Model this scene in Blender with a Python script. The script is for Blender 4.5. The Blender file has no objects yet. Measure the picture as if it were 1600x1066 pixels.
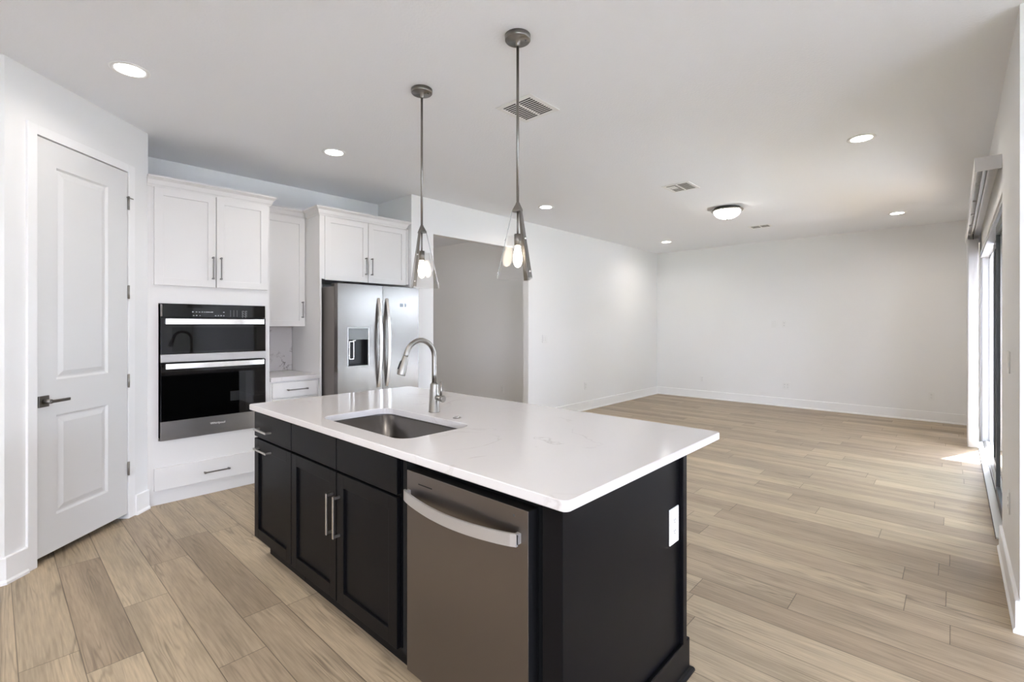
import bpy, bmesh, math, random
from mathutils import Vector, Matrix
random.seed(7)
S = bpy.context.scene
COL = S.collection

# ------------------------------------------------------------------ camera
H = 2.84
cam_d = bpy.data.cameras.new('camera')
cam_d.sensor_fit = 'HORIZONTAL'; cam_d.sensor_width = 36.0
cam_d.lens = 750.26 / 1600 * 36.0
cam_d.shift_y = -(533 - 507.73) / 1600
cam_d.clip_start = 0.02; cam_d.clip_end = 200
cam = bpy.data.objects.new('camera', cam_d); COL.objects.link(cam)
cam.location = (0, 0, 1.3906)
cam.rotation_euler = (math.radians(90), 0, math.radians(42.685))
S.camera = cam

# ------------------------------------------------------------------ world, sun, exposure
S.view_settings.view_transform = 'Standard'
S.view_settings.look = 'None'
S.view_settings.gamma = 1.0
S.view_settings.use_curve_mapping = False
S.view_settings.exposure = 1.40
S.cycles.use_denoising = True
S.cycles.max_bounces = 14
S.cycles.diffuse_bounces = 8
S.cycles.glossy_bounces = 6
S.cycles.transmission_bounces = 10
S.cycles.transparent_max_bounces = 12
S.cycles.sample_clamp_indirect = 6.0
S.cycles.caustics_reflective = False
S.cycles.caustics_refractive = False

SKY = 8.4
w = bpy.data.worlds.new('sky'); S.world = w; w.use_nodes = True
nt = w.node_tree
bg = nt.nodes['Background']
tc = nt.nodes.new('ShaderNodeTexCoord'); sp = nt.nodes.new('ShaderNodeSeparateXYZ'); cr = nt.nodes.new('ShaderNodeValToRGB')
nt.links.new(tc.outputs['Generated'], sp.inputs[0]); nt.links.new(sp.outputs['Z'], cr.inputs[0]); nt.links.new(cr.outputs[0], bg.inputs['Color'])
cr.color_ramp.elements[0].position = 0.0; cr.color_ramp.elements[0].color = (0.925, 0.975, 1.16, 1)
cr.color_ramp.elements[1].position = 0.7; cr.color_ramp.elements[1].color = (0.79, 0.90, 1.22, 1)
bg.inputs['Strength'].default_value = SKY

def lamp(name, kind, loc, energy, color=(1, 1, 1), **kw):
    d = bpy.data.lights.new(name, kind); d.energy = energy; d.color = color
    for k, v in kw.items(): setattr(d, k, v)
    o = bpy.data.objects.new(name, d); COL.objects.link(o); o.location = loc
    return o
sun = lamp('sun', 'SUN', (6, 14, 12), 14.0, (0.94, 0.97, 1.05), angle=math.radians(0.6))
sun.rotation_euler = Vector((-0.386 * .707, -0.92 * .707, -0.707)).to_track_quat('-Z', 'Y').to_euler()
# portals at the openings help the renderer find the sky; they give no light of their own
def portal(name, loc, direction, sx, sy):
    o = lamp(name, 'AREA', loc, 1.0, shape='RECTANGLE', size=sx, size_y=sy)
    o.rotation_euler = Vector(direction).to_track_quat('-Z', 'Z').to_euler()
    o.data.cycles.is_portal = True
    return o
portal('daylight_slider', (0.46, 6.12, 1.11), (-1, 0, 0), 3.75, 2.2)
portal('daylight_dining_window', (4.13, 0.2, 1.275), (-1, 0, 0), 3.2, 2.05)
portal('daylight_added_window', (2.4, -3.63, 1.4), (0, 1, 0), 2.8, 1.8)  # sits at the front window, an opening added for its daylight
lamp('hall_light', 'POINT', (-6.1, 3.4, 2.6), 6.5, (1, .93, .86), shadow_soft_size=.12)
LED = 2.2           # watts of each recessed downlight

# ------------------------------------------------------------------ materials
def mat(name, color, rough=.5, metal=0.0, spec=.5, coat=0.0, emit=None, estr=0.0, trans=0.0, ior=1.45, bump=None):
    m = bpy.data.materials.new(name); m.use_nodes = True
    n = m.node_tree; b = n.nodes['Principled BSDF']
    b.inputs['Base Color'].default_value = (*color, 1)
    b.inputs['Roughness'].default_value = rough
    b.inputs['Metallic'].default_value = metal
    b.inputs['Specular IOR Level'].default_value = spec
    b.inputs['Coat Weight'].default_value = coat
    b.inputs['IOR'].default_value = ior
    b.inputs['Transmission Weight'].default_value = trans
    if emit:
        b.inputs['Emission Color'].default_value = (*emit, 1); b.inputs['Emission Strength'].default_value = estr
    if bump:
        scale, strength, dist = bump
        t = n.nodes.new('ShaderNodeTexCoord'); nz = n.nodes.new('ShaderNodeTexNoise'); bp = n.nodes.new('ShaderNodeBump')
        nz.inputs['Scale'].default_value = scale; nz.inputs['Detail'].default_value = 3
        bp.inputs['Strength'].default_value = strength; bp.inputs['Distance'].default_value = dist
        n.links.new(t.outputs['Object'], nz.inputs['Vector']); n.links.new(nz.outputs[0], bp.inputs['Height']); n.links.new(bp.outputs[0], b.inputs['Normal'])
    return m

def brushed(name, color, rough, aniso=0.0, metal=1.0):
    m = mat(name, color, rough, metal)
    if aniso:
        n = m.node_tree; b = n.nodes['Principled BSDF']
        t = n.nodes.new('ShaderNodeTangent'); t.direction_type = 'RADIAL'; t.axis = 'Z'
        b.inputs['Anisotropic'].default_value = aniso; n.links.new(t.outputs[0], b.inputs['Tangent'])
    return m

M_wall = mat('wall_paint', (.82, .82, .815), .6, bump=(160, .12, .002))
M_ceil = mat('ceiling_paint', (.845, .86, .885), .85, spec=.2, bump=(70, .45, .004))
M_trim = mat('trim_paint', (.87, .87, .87), .35)
M_door = mat('door_paint', (.725, .725, .72), .38)
M_cab = mat('cabinet_white', (.71, .695, .68), .33)
M_navy = mat('cabinet_charcoal', (.0048, .0048, .0058), .36, spec=.14)
M_black = mat('black_plastic', (.008, .008, .009), .45)
M_void = mat('black_recess', (.006, .006, .006), .8)
M_glassblk = mat('black_glass', (.003, .003, .0035), .04, spec=.5)
M_glasswin = mat('black_glass_window', (.0015, .0015, .0015), .03, spec=.35)
M_ss_y = brushed('stainless_fridge', (.215, .20, .187), .26, .7)
M_ss_x = brushed('stainless_dishwasher', (.215, .196, .186), .36, .6)
M_ss_oven = brushed('stainless_oven', (.37, .35, .33), .28, .6)
M_ss_sink = brushed('stainless_sink', (.14, .132, .128), .30)
M_bright = mat('bright_handle', (.82, .79, .76), .22, 1.0)
M_champ = brushed('champagne_pull', (.60, .57, .53), .30)
M_satin = mat('satin_handle', (.56, .55, .54), .40, .75)
M_nickel = brushed('brushed_nickel', (.31, .295, .275), .30)
M_pend = brushed('pendant_nickel', (.26, .247, .232), .32)
M_nickel_d = brushed('dark_nickel', (.22, .21, .20), .34)
M_side = mat('appliance_grey_side', (.18, .16, .15), .5)
M_plate = mat('plate_white', (.80, .80, .79), .3)
M_slot = mat('slot_dark', (.05, .05, .05), .6)
M_grey = mat('legend_grey', (.45, .46, .48), .5)
M_logo = mat('logo_silver', (.95, .95, .95), .4)
M_lens = mat('led_lens', (1, 1, 1), .5, emit=(1, .98, .94), estr=9.0)
M_dome = mat('frosted_dome', (.9, .9, .88), .4, emit=(1, .975, .93), estr=4.5)
M_bulb = mat('bulb_glow', (1, .95, .88), .4, emit=(1, .88, .72), estr=6.0)
M_vane = mat('blind_vinyl', (.70, .70, .71), .45)
M_alu = mat('sill_aluminium', (.72, .73, .72), .4, .3)
M_bronze = mat('dark_door_frame', (.035, .038, .04), .4)
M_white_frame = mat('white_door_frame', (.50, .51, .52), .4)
M_patio = mat('patio_concrete', (.82, .82, .82), .8, bump=(30, .3, .01))
M_lawn = mat('lawn', (.10, .17, .05), .9, bump=(40, .8, .05))
M_duct = mat('vent_dark', (.012, .012, .012), .9)

def clear_glass(name, tint=(1, 1, 1), rough=0.0):
    m = bpy.data.materials.new(name); m.use_nodes = True
    n = m.node_tree; n.nodes.clear()
    o = n.nodes.new('ShaderNodeOutputMaterial'); mix = n.nodes.new('ShaderNodeMixShader'); fr = n.nodes.new('ShaderNodeFresnel')
    tr = n.nodes.new('ShaderNodeBsdfTransparent'); gl = n.nodes.new('ShaderNodeBsdfGlossy')
    fr.inputs['IOR'].default_value = 1.5; gl.inputs['Roughness'].default_value = .02
    tr.inputs['Color'].default_value = (*tint, 1)
    ge = n.nodes.new('ShaderNodeNewGeometry'); mi = n.nodes.new('ShaderNodeMapRange')      # same reflectance from both sides
    mi.inputs['To Min'].default_value = 1.5; mi.inputs['To Max'].default_value = 1 / 1.5
    n.links.new(ge.outputs['Backfacing'], mi.inputs[0]); n.links.new(mi.outputs[0], fr.inputs['IOR'])
    n.links.new(fr.outputs[0], mix.inputs[0]); n.links.new(tr.outputs[0], mix.inputs[1]); n.links.new(gl.outputs[0], mix.inputs[2]); n.links.new(mix.outputs[0], o.inputs[0])
    return m
M_pane = clear_glass('window_glass', (.93, .96, .95))
M_shade = clear_glass('pendant_glass', (.97, .965, .96))

def quartz(name, base, vein, sc, amount, rough, wd=.015, lo=.52, hi=.68):
    m = mat(name, base, rough, spec=.5)
    n = m.node_tree; b = n.nodes['Principled BSDF']
    t = n.nodes.new('ShaderNodeTexCoord')
    n1 = n.nodes.new('ShaderNodeTexNoise'); n1.inputs['Scale'].default_value = sc; n1.inputs['Detail'].default_value = 6; n1.inputs['Distortion'].default_value = 1.2
    r1 = n.nodes.new('ShaderNodeValToRGB')
    e = r1.color_ramp.elements; e[0].position = .5 - wd; e[0].color = (0, 0, 0, 1); e[1].position = .5; e[1].color = (1, 1, 1, 1)
    e2 = r1.color_ramp.elements.new(.5 + wd); e2.color = (0, 0, 0, 1)
    n2 = n.nodes.new('ShaderNodeTexNoise'); n2.inputs['Scale'].default_value = sc * .8
    r2 = n.nodes.new('ShaderNodeValToRGB'); r2.color_ramp.elements[0].position = lo; r2.color_ramp.elements[1].position = hi
    mu = n.nodes.new('ShaderNodeMath'); mu.operation = 'MULTIPLY'
    m2 = n.nodes.new('ShaderNodeMath'); m2.operation = 'MULTIPLY'; m2.inputs[1].default_value = amount
    mix = n.nodes.new('ShaderNodeMix'); mix.data_type = 'RGBA'; mix.inputs[6].default_value = (*base, 1); mix.inputs[7].default_value = (*vein, 1)
    L = n.links.new
    L(t.outputs['Object'], n1.inputs['Vector']); L(t.outputs['Object'], n2.inputs['Vector']); L(n1.outputs[0], r1.inputs[0]); L(n2.outputs[0], r2.inputs[0])
    L(r1.outputs[0], mu.inputs[0]); L(r2.outputs[0], mu.inputs[1]); L(mu.outputs[0], m2.inputs[0]); L(m2.outputs[0], mix.inputs[0]); L(mix.outputs[2], b.inputs['Base Color'])
    return m
M_quartz = quartz('white_quartz', (.67, .645, .635), (.42, .37, .35), 2.6, .5, .10)
M_splash = quartz('veined_quartz', (.63, .60, .59), (.12, .10, .09), 6.5, 1.0, .2, .03, .47, .6)

def wood_floor():
    m = mat('oak_plank', (.3, .23, .17), .42, spec=.45)
    n = m.node_tree; b = n.nodes['Principled BSDF']; L = n.links.new
    def math_(op, a, bb=None):
        q = n.nodes.new('ShaderNodeMath'); q.operation = op
        for i, v in enumerate((a, bb)):
            if v is None: continue
            if isinstance(v, (int, float)): q.inputs[i].default_value = v
            else: L(v, q.inputs[i])
        return q.outputs[0]
    t = n.nodes.new('ShaderNodeTexCoord'); s = n.nodes.new('ShaderNodeSeparateXYZ'); L(t.outputs['Object'], s.inputs[0])
    PW, PL = .1835, 1.22
    yy = math_('DIVIDE', math_('SUBTRACT', s.outputs['Y'], .0725), PW)
    row = math_('FLOOR', yy)
    wn = n.nodes.new('ShaderNodeTexWhiteNoise'); wn.noise_dimensions = '1D'; L(row, wn.inputs['W'])
    xx = math_('ADD', math_('DIVIDE', s.outputs['X'], PL), math_('MULTIPLY', wn.outputs['Value'], 7.3))
    colm = math_('FLOOR', xx)
    cid = n.nodes.new('ShaderNodeCombineXYZ'); L(row, cid.inputs[0]); L(colm, cid.inputs[1])
    w2 = n.nodes.new('ShaderNodeTexWhiteNoise'); w2.noise_dimensions = '2D'; L(cid.outputs[0], w2.inputs['Vector'])
    rc = n.nodes.new('ShaderNodeSeparateColor'); L(w2.outputs['Color'], rc.inputs[0])
    # seams
    fy = math_('FRACT', yy); fx = math_('FRACT', xx)
    ey = math_('MINIMUM', fy, math_('SUBTRACT', 1.0, fy)); ex = math_('MINIMUM', fx, math_('SUBTRACT', 1.0, fx))
    seam = math_('MINIMUM', math_('MULTIPLY', ey, PW), math_('MULTIPLY', ex, PL))
    sm = n.nodes.new('ShaderNodeMapRange'); sm.interpolation_type = 'SMOOTHSTEP'; L(seam, sm.inputs[0])
    sm.inputs['From Min'].default_value = .0007; sm.inputs['From Max'].default_value = .0028
    # grain coordinates, shifted per plank
    gx = math_('ADD', s.outputs['X'], math_('MULTIPLY', rc.outputs[0], 37.0)); gy = math_('ADD', s.outputs['Y'], math_('MULTIPLY', rc.outputs[1], 23.0))
    gv = n.nodes.new('ShaderNodeCombineXYZ'); L(math_('MULTIPLY', gx, .5), gv.inputs[0]); L(math_('MULTIPLY', gy, 8.0), gv.inputs[1]); L(math_('MULTIPLY', rc.outputs[2], 50.0), gv.inputs[2])
    big = n.nodes.new('ShaderNodeTexNoise'); big.inputs['Scale'].default_value = 1.0; big.inputs['Detail'].default_value = 3; big.inputs['Distortion'].default_value = .2; L(gv.outputs[0], big.inputs['Vector'])
    fine = n.nodes.new('ShaderNodeTexNoise'); fine.inputs['Scale'].default_value = 1.0; fine.inputs['Detail'].default_value = 5
    fv = n.nodes.new('ShaderNodeCombineXYZ'); L(math_('MULTIPLY', gx, 6.0), fv.inputs[0]); L(math_('MULTIPLY', gy, 110.0), fv.inputs[1]); L(fv.outputs[0], fine.inputs['Vector'])
    rings = math_('ABSOLUTE', math_('SUBTRACT', math_('FRACT', math_('MULTIPLY', big.outputs[0], 18.0)), .5))
    ringm = n.nodes.new('ShaderNodeMapRange'); ringm.interpolation_type = 'SMOOTHSTEP'; L(rings, ringm.inputs[0])
    ringm.inputs['From Min'].default_value = .0; ringm.inputs['From Max'].default_value = .28; ringm.inputs['To Min'].default_value = 1.0; ringm.inputs['To Max'].default_value = 0.0
    msk = n.nodes.new('ShaderNodeTexNoise'); msk.inputs['Scale'].default_value = 1.0
    mv = n.nodes.new('ShaderNodeCombineXYZ'); L(math_('MULTIPLY', gx, 1.7), mv.inputs[0]); L(math_('MULTIPLY', gy, 7.0), mv.inputs[1]); L(mv.outputs[0], msk.inputs['Vector'])
    mk = n.nodes.new('ShaderNodeMapRange'); L(msk.outputs[0], mk.inputs[0]); mk.inputs['From Min'].default_value = .45; mk.inputs['From Max'].default_value = .7
    ring = math_('MULTIPLY', ringm.outputs[0], mk.outputs[0])
    # tone
    tone = n.nodes.new('ShaderNodeValToRGB'); L(rc.outputs[2], tone.inputs[0])
    e = tone.color_ramp.elements; e[0].position = 0; e[0].color = (0.315, 0.241, 0.164, 1); e[1].position = 1; e[1].color = (0.444, 0.354, 0.243, 1)
    q = e.new(.35); q.color = (0.367, 0.286, 0.197, 1); q = e.new(.65); q.color = (0.401, 0.316, 0.215, 1)
    f1 = math_('ADD', .50, math_('MULTIPLY', big.outputs[0], 1.0))
    f2 = math_('ADD', .60, math_('MULTIPLY', fine.outputs[0], .80))
    f3 = math_('SUBTRACT', 1.0, math_('MULTIPLY', ring, .42))
    f = math_('MULTIPLY', math_('MULTIPLY', f1, f2), f3)
    f = math_('MULTIPLY', f, math_('ADD', .42, math_('MULTIPLY', sm.outputs[0], .58)))
    vm = n.nodes.new('ShaderNodeVectorMath'); vm.operation = 'SCALE'; L(tone.outputs[0], vm.inputs[0]); L(f, vm.inputs['Scale'])
    L(vm.outputs[0], b.inputs['Base Color'])
    bp = n.nodes.new('ShaderNodeBump'); bp.inputs['Strength'].default_value = .25; bp.inputs['Distance'].default_value = .001
    L(math_('ADD', math_('MULTIPLY', fine.outputs[0], .3), sm.outputs[0]), bp.inputs['Height']); L(bp.outputs[0], b.inputs['Normal'])
    return m
M_floor = wood_floor()

# ------------------------------------------------------------------ mesh helpers
class Frame:
    """local axes: u along the width, v up, w outwards"""
    def __init__(s, o, u, w):
        s.o = Vector(o); s.u = Vector(u).normalized(); s.w = Vector(w).normalized(); s.v = Vector((0, 0, 1))
    def p(s, u, v, w): return s.o + s.u * u + s.v * v + s.w * w
WORLD = Frame((0, 0, 0), (1, 0, 0), (0, 1, 0))          # u = X, v = Z, w = Y

class MB:
    def __init__(s): s.bm = bmesh.new(); s.smooth = []
    def box(s, x0, x1, y0, y1, z0, z1, bev=0.0):
        return s.fbox(WORLD, x0, x1, z0, z1, y0, y1, bev)
    def fbox(s, F, u0, u1, v0, v1, w0, w1, bev=0.0):
        vs = [s.bm.verts.new(F.p(u, v, w)) for w in (w0, w1) for v in (v0, v1) for u in (u0, u1)]
        fs = [s.bm.faces.new([vs[i] for i in q]) for q in ((0, 1, 3, 2), (4, 6, 7, 5), (0, 4, 5, 1), (2, 3, 7, 6), (0, 2, 6, 4), (1, 5, 7, 3))]
        if bev > 0:
            es = {e for f in fs for e in f.edges}
            bmesh.ops.bevel(s.bm, geom=list(es), offset=bev, segments=2, profile=.5, affect='EDGES', clamp_overlap=True)
        return s
    def loft(s, loops, cap0=True, cap1=True, closed=True, smooth=True):
        rings = [[s.bm.verts.new(p) for p in lp] for lp in loops]
        for a, b in zip(rings, rings[1:]):
            n = len(a)
            for i in range(n if closed else n - 1):
                f = s.bm.faces.new((a[i], a[(i + 1) % n], b[(i + 1) % n], b[i])); f.smooth = smooth
        if cap0: s.bm.faces.new(list(reversed(rings[0])))
        if cap1: s.bm.faces.new(rings[-1])
        return rings
    def cyl(s, a, b, r, r2=None, n=20, smooth=True):
        a = Vector(a); b = Vector(b); d = (b - a).normalized(); r2 = r if r2 is None else r2
        x = d.orthogonal().normalized(); y = d.cross(x)
        ring = lambda c, q: [c + (x * math.cos(2 * math.pi * i / n) + y * math.sin(2 * math.pi * i / n)) * q for i in range(n)]
        s.loft([ring(a, r), ring(b, r2)], smooth=smooth); return s
    def lathe(s, c, prof, n=32, axis=(0, 0, 1), cap0=True, cap1=True):
        c = Vector(c); d = Vector(axis).normalized(); x = d.orthogonal().normalized(); y = d.cross(x)
        s.loft([[c + d * h + (x * math.cos(2 * math.pi * i / n) + y * math.sin(2 * math.pi * i / n)) * r for i in range(n)] for r, h in prof], cap0, cap1); return s
    def tube(s, pts, rads, n=16):
        pts = [Vector(p) for p in pts]; loops = []; ref = None
        for i, p in enumerate(pts):
            t = (pts[min(i + 1, len(pts) - 1)] - pts[max(i - 1, 0)]).normalized()
            ref = t.orthogonal().normalized() if ref is None else (ref - t * ref.dot(t)).normalized()
            b = t.cross(ref); r = rads[i] if isinstance(rads, (list, tuple)) else rads
            loops.append([p + (ref * math.cos(2 * math.pi * k / n) + b * math.sin(2 * math.pi * k / n)) * r for k in range(n)])
        s.loft(loops); return s
    def sweep(s, path, prof, closed=False):
        """prof: list of (out, z); path: list of (x, y) with mitred outward normals given"""
        loops = [[Vector((x + nx * o, y + ny * o, z)) for o, z in prof] for (x, y, nx, ny) in path]
        s.loft(loops, True, True, True, smooth=False); return s
    def build(s, name, material, parent=None, mats=None):
        bmesh.ops.recalc_face_normals(s.bm, faces=s.bm.faces)
        base = None
        if parent is None:
            xs = [v.co for v in s.bm.verts]
            lo = Vector([min(c[i] for c in xs) for i in range(3)]); hi = Vector([max(c[i] for c in xs) for i in range(3)])
            base = Vector(((lo.x + hi.x) / 2, (lo.y + hi.y) / 2, lo.z))
        else:
            base = Vector(parent['base'])
        for v in s.bm.verts: v.co -= base
        me = bpy.data.meshes.new(name); s.bm.to_mesh(me); s.bm.free()
        me.materials.append(material)
        o = bpy.data.objects.new(name, me); COL.objects.link(o); o['base'] = tuple(base)
        if parent is None: o.location = base
        else: o.parent = parent
        return o

def thing(name, loc, label, cat, group=None):
    o = bpy.data.objects.new(name, None); COL.objects.link(o); o.location = loc; o.empty_display_size = .1
    o['base'] = tuple(loc); return tag(o, label, cat, group)
def tag(o, label, cat, group=None):
    o['label'] = label; o['category'] = cat
    if group: o['group'] = group
    return o
def struct(o, label=None):
    o['kind'] = 'structure'
    if label: o['label'] = label
    return o
def copy_thing(src, loc, label):
    def rec(o, par):
        c = o.copy(); COL.objects.link(c)
        if par: c.parent = par
        for ch in o.children: rec(ch, c)
        return c
    r = rec(src, None); r.location = loc; r['label'] = label; r['base'] = tuple(loc); return r
def rrect(x0, x1, y0, y1, r, z, n=6):
    out = []
    for cx, cy, a0 in ((x1 - r, y1 - r, 0), (x0 + r, y1 - r, 90), (x0 + r, y0 + r, 180), (x1 - r, y0 + r, 270)):
        for i in range(n + 1):
            a = math.radians(a0 + 90 * i / n); out.append(Vector((cx + r * math.cos(a), cy + r * math.sin(a), z)))
    return out
def shaker(mb, F, u0, u1, v0, v1, rail=.057, th=.02, rec=.009, bev=.0015):
    mb.fbox(F, u0, u0 + rail, v0, v1, 0, th, bev); mb.fbox(F, u1 - rail, u1, v0, v1, 0, th, bev)
    mb.fbox(F, u0 + rail - .001, u1 - rail + .001, v0, v0 + rail, 0, th, bev); mb.fbox(F, u0 + rail - .001, u1 - rail + .001, v1 - rail, v1, 0, th, bev)
    mb.fbox(F, u0 + rail - .004, u1 - rail + .004, v0 + rail - .004, v1 - rail + .004, 0, th - rec)
    return mb
def bar_pull(F, a, b, off, vertical, w0, material, parent, fixed, size=.011, name='handle'):
    """flat bar on two posts; a..b along the bar, 'fixed' is the other coordinate"""
    m = MB(); h = size / 2; proj = off
    if vertical:
        m.fbox(F, fixed - h, fixed + h, a, b, w0 + proj - .008, w0 + proj, .0015)
        for q in (a + .008, b - .008): m.fbox(F, fixed - h * .9, fixed + h * .9, q - .006, q + .006, w0, w0 + proj - .006, .001)
    else:
        m.fbox(F, a, b, fixed - h, fixed + h, w0 + proj - .008, w0 + proj, .0015)
        for q in (a + .008, b - .008): m.fbox(F, q - .006, q + .006, fixed - h * .9, fixed + h * .9, w0, w0 + proj - .006, .001)
    return m.build(name, material, parent)
def text_mesh(body, size, F, u, v, w, name, material, parent, depth=.0006):
    cu = bpy.data.curves.new('lettering', 'FONT'); cu.body = body; cu.size = size; cu.extrude = depth; cu.align_x = 'CENTER'; cu.align_y = 'CENTER'
    t = bpy.data.objects.new('lettering', cu); COL.objects.link(t)
    dg = bpy.context.evaluated_depsgraph_get(); me = bpy.data.meshes.new_from_object(t.evaluated_get(dg))
    bpy.data.objects.remove(t)
    base = Vector(parent['base'])
    for q in me.vertices: q.co = F.p(u + q.co.x, v + q.co.y, w + q.co.z) - base
    me.name = name; me.materials.clear(); me.materials.append(material)
    o = bpy.data.objects.new(name, me); COL.objects.link(o); o.parent = parent; o['base'] = tuple(base)
    return o

# ------------------------------------------------------------------ the setting
XL, XK, XR, YB = -4.430, -5.108, 0.2158, 9.148
YA, YA2 = 3.158, 3.462          # pier between kitchen alcove and hall opening
YJ, ZJ = 5.145, 2.44            # hall opening far side and head height
YR = 3.149                      # end of the right wall
DX, DY, DR = 4.0, -3.5, -3.7467
D0 = Vector((-3.7467, .0472, 0)); D1 = Vector((-4.4952, .8043, 0)); DL = (D1 - D0).length
FD = Frame(D0, D1 - D0, Vector((.71113, .70306, 0)))            # diagonal pantry wall
def wall(name, *boxes, label=None, m=M_wall):
    b = MB()
    for q in boxes: b.box(*q)
    return struct(b.build(name, m), label)

fl = MB().box(-7.6, 4.1, -3.6, 9.3, -.06, 0).build('floor', M_floor); struct(fl, 'wide oak plank floor running the length of the room')
fl.location = (0, 0, 0)
for v in fl.data.vertices: v.co += Vector(fl['base'])
struct(MB().box(-7.6, 4.1, -3.6, 9.3, H, H + .08).build('ceiling', M_ceil), 'white lightly textured ceiling')
wall('wall_left', (XL - .096, XL, YJ, YB + .15, 0, H), (XL - .096, XL, YA2, YJ, ZJ, H), label='long white wall left of the living room with the hall opening')
wall('wall_pier', (XK - .1, XL, YA, YA2, 0, H), label='white wall pier beside the refrigerator')
wall('wall_kitchen', (XK - .1, XK, .6, YA, 0, H), label='kitchen wall behind the white cabinets')
wall('wall_back', (XL, XR + .25, YB, YB + .15, 0, H), label='far white wall of the living room')
OY0, OY1, OZ = 4.25, 8.0, 2.215
wall('wall_right', (XR, XR + .23, YR, OY0, 0, H), (XR, XR + .23, OY1, YB, 0, H), (XR, XR + .23, OY0, OY1, OZ, H), label='right wall with the sliding door opening')
wall('wall_return', (XR + .23, DX, YR, YR + .23, 0, H), label='short wall turning right after the sliding door')
wall('wall_dining', (DX, DX + .12, DY, -1.4, 0, H), (DX, DX + .12, 1.8, YR + .23, 0, H), (DX, DX + .12, -1.4, 1.8, 0, .25), (DX, DX + .12, -1.4, 1.8, 2.3, H))
wall('wall_front', (-3.9, 1.0, DY - .12, DY, 0, H), (3.8, DX, DY - .12, DY, 0, H), (1.0, 3.8, DY - .12, DY, 0, .5), (1.0, 3.8, DY - .12, DY, 2.3, H))
wall('wall_range', (DR - .12, DR, DY, .0472, 0, H))
wall('wall_hall', (-7.5, XL - .096, 5.66, 5.76, 0, H), label='dim grey hall wall seen through the opening')
wall('wall_hall_near', (-7.6, -5.2, .3, .4, 0, H))
wall('wall_hall_end', (-7.6, -7.5, .4, 5.76, 0, H))
# diagonal pantry wall with the door opening
DO0, DO1, DZ = .117, .930, 2.541
b = MB(); b.fbox(FD, 0, DO0, 0, H, -.1, 0); b.fbox(FD, DO1, DL, 0, H, -.1, 0); b.fbox(FD, DO0, DO1, DZ, H, -.1, 0)
struct(b.build('wall_pantry', M_wall), 'angled white wall holding the pantry door')
b = MB(); b.box(-5.3, -3.86, -.6, -.5, 0, H); b.box(-5.3, -5.2, -.5, .6, 0, H); b.box(-5.3, -4.55, .6, .72, 0, H)
struct(b.build('wall_pantry_inside', M_wall))

def base_prof(h=.145, t=.015): return [(0, 0), (t + .008, 0), (t + .008, .014), (t + .003, .02), (t, .024), (t, h - .004), (t - .004, h), (0, h)]
def baseboard(name, pts, label):
    """pts: polyline (x, y) walked with the room on the left"""
    b = MB(); P = [Vector((*p, 0)) for p in pts]; path = []
    for i, p in enumerate(P):
        ds = []
        if i > 0: ds.append((P[i] - P[i - 1]).normalized())
        if i < len(P) - 1: ds.append((P[i + 1] - P[i]).normalized())
        ns = [Vector((-d.y, d.x, 0)) for d in ds]
        n = ns[0] if len(ns) == 1 else (ns[0] + ns[1]) / (1 + ns[0].dot(ns[1]))
        path.append((p.x, p.y, n.x, n.y))
    b.sweep(path, base_prof()); return struct(b.build(name, M_trim), label)
baseboard('baseboard_left', [(XL, YB), (XL, YJ), (XL - .096, YJ)], 'white baseboard along the left living room wall')
baseboard('baseboard_pier', [(XL - .09, YA2), (XL, YA2), (XL, YA + .02)], 'white baseboard on the pier beside the refrigerator')
baseboard('baseboard_back', [(XR, YB), (XL, YB)], 'white baseboard along the far wall')
baseboard('baseboard_right', [(DX, YR), (XR, YR), (XR, OY0)], 'white baseboard on the right wall below the outlet')
baseboard('baseboard_right_corner', [(XR, OY1), (XR, YB)], 'white baseboard behind the stacked blinds')
baseboard('baseboard_hall', [(XL - .1, 5.66), (-7.5, 5.66)], 'white baseboard in the hall')
pu = lambda u: tuple(FD.p(u, 0, 0).xy)
baseboard('baseboard_pantry_left', [pu(DO0), pu(0), (DR, -3.4)], 'white baseboard left of the pantry door')
baseboard('baseboard_pantry_right', [pu(DL - .004), pu(DO1)], 'white baseboard between pantry door and oven cabinet')

# ---- pantry door
dr = bpy.data.objects.new('door_1', None); COL.objects.link(dr); dr.location = FD.p(.52, 0, 0); dr['base'] = tuple(dr.location)
struct(dr, 'white two panel pantry door with lever handle'); dr['category'] = 'door'
b = MB()
b.fbox(FD, DO0, .174, 0, DZ, -.1, .012, .002); b.fbox(FD, .868, DO1, 0, DZ, -.1, .004, .002); b.fbox(FD, .174, .868, 2.486, DZ, -.1, .004, .002)
b.build('casing', M_trim, dr)
b = MB()
gu = [.180, .305, .690, .861]; gv = [.042, .255, .850, 1.062, 2.332, 2.478]
for i in range(3):
    for j in range(5):
        if i == 1 and j in (1, 3): continue
        b.fbox(FD, gu[i], gu[i + 1], gv[j], gv[j + 1], -.038, 0)
for v0, v1 in ((gv[1], gv[2]), (gv[3], gv[4])):      # sunk moulding and raised field
    def ring(d, w): return [FD.p(gu[1] + d, v0 + d, w), FD.p(gu[2] - d, v0 + d, w), FD.p(gu[2] - d, v1 - d, w), FD.p(gu[1] + d, v1 - d, w)]
    b.loft([ring(0, 0), ring(.012, -.011), ring(.022, -.011), ring(.05, -.002)], False, True, smooth=False)
b.build('door_slab', M_door, dr)
for v in (2.262, 1.625, .99, .362):
    hb = MB(); hb.fbox(FD, .861, .867, v - .045, v + .045, -.012, .004, .001); hb.cyl(FD.p(.864, v - .048, .008), FD.p(.864, v + .048, .008), .0065, n=12)
    h_ = hb.build('hinge', M_nickel, dr)
    if v > 2.2: MB().fbox(FD, .845, .905, v + .035, v + .041, .006, .012).build('door_stop', M_nickel, h_)
lv = MB(); lv.fbox(FD, .186, .252, .911, .977, 0, .008, .002)
ros = lv.build('rosette', M_nickel_d, dr)
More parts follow.
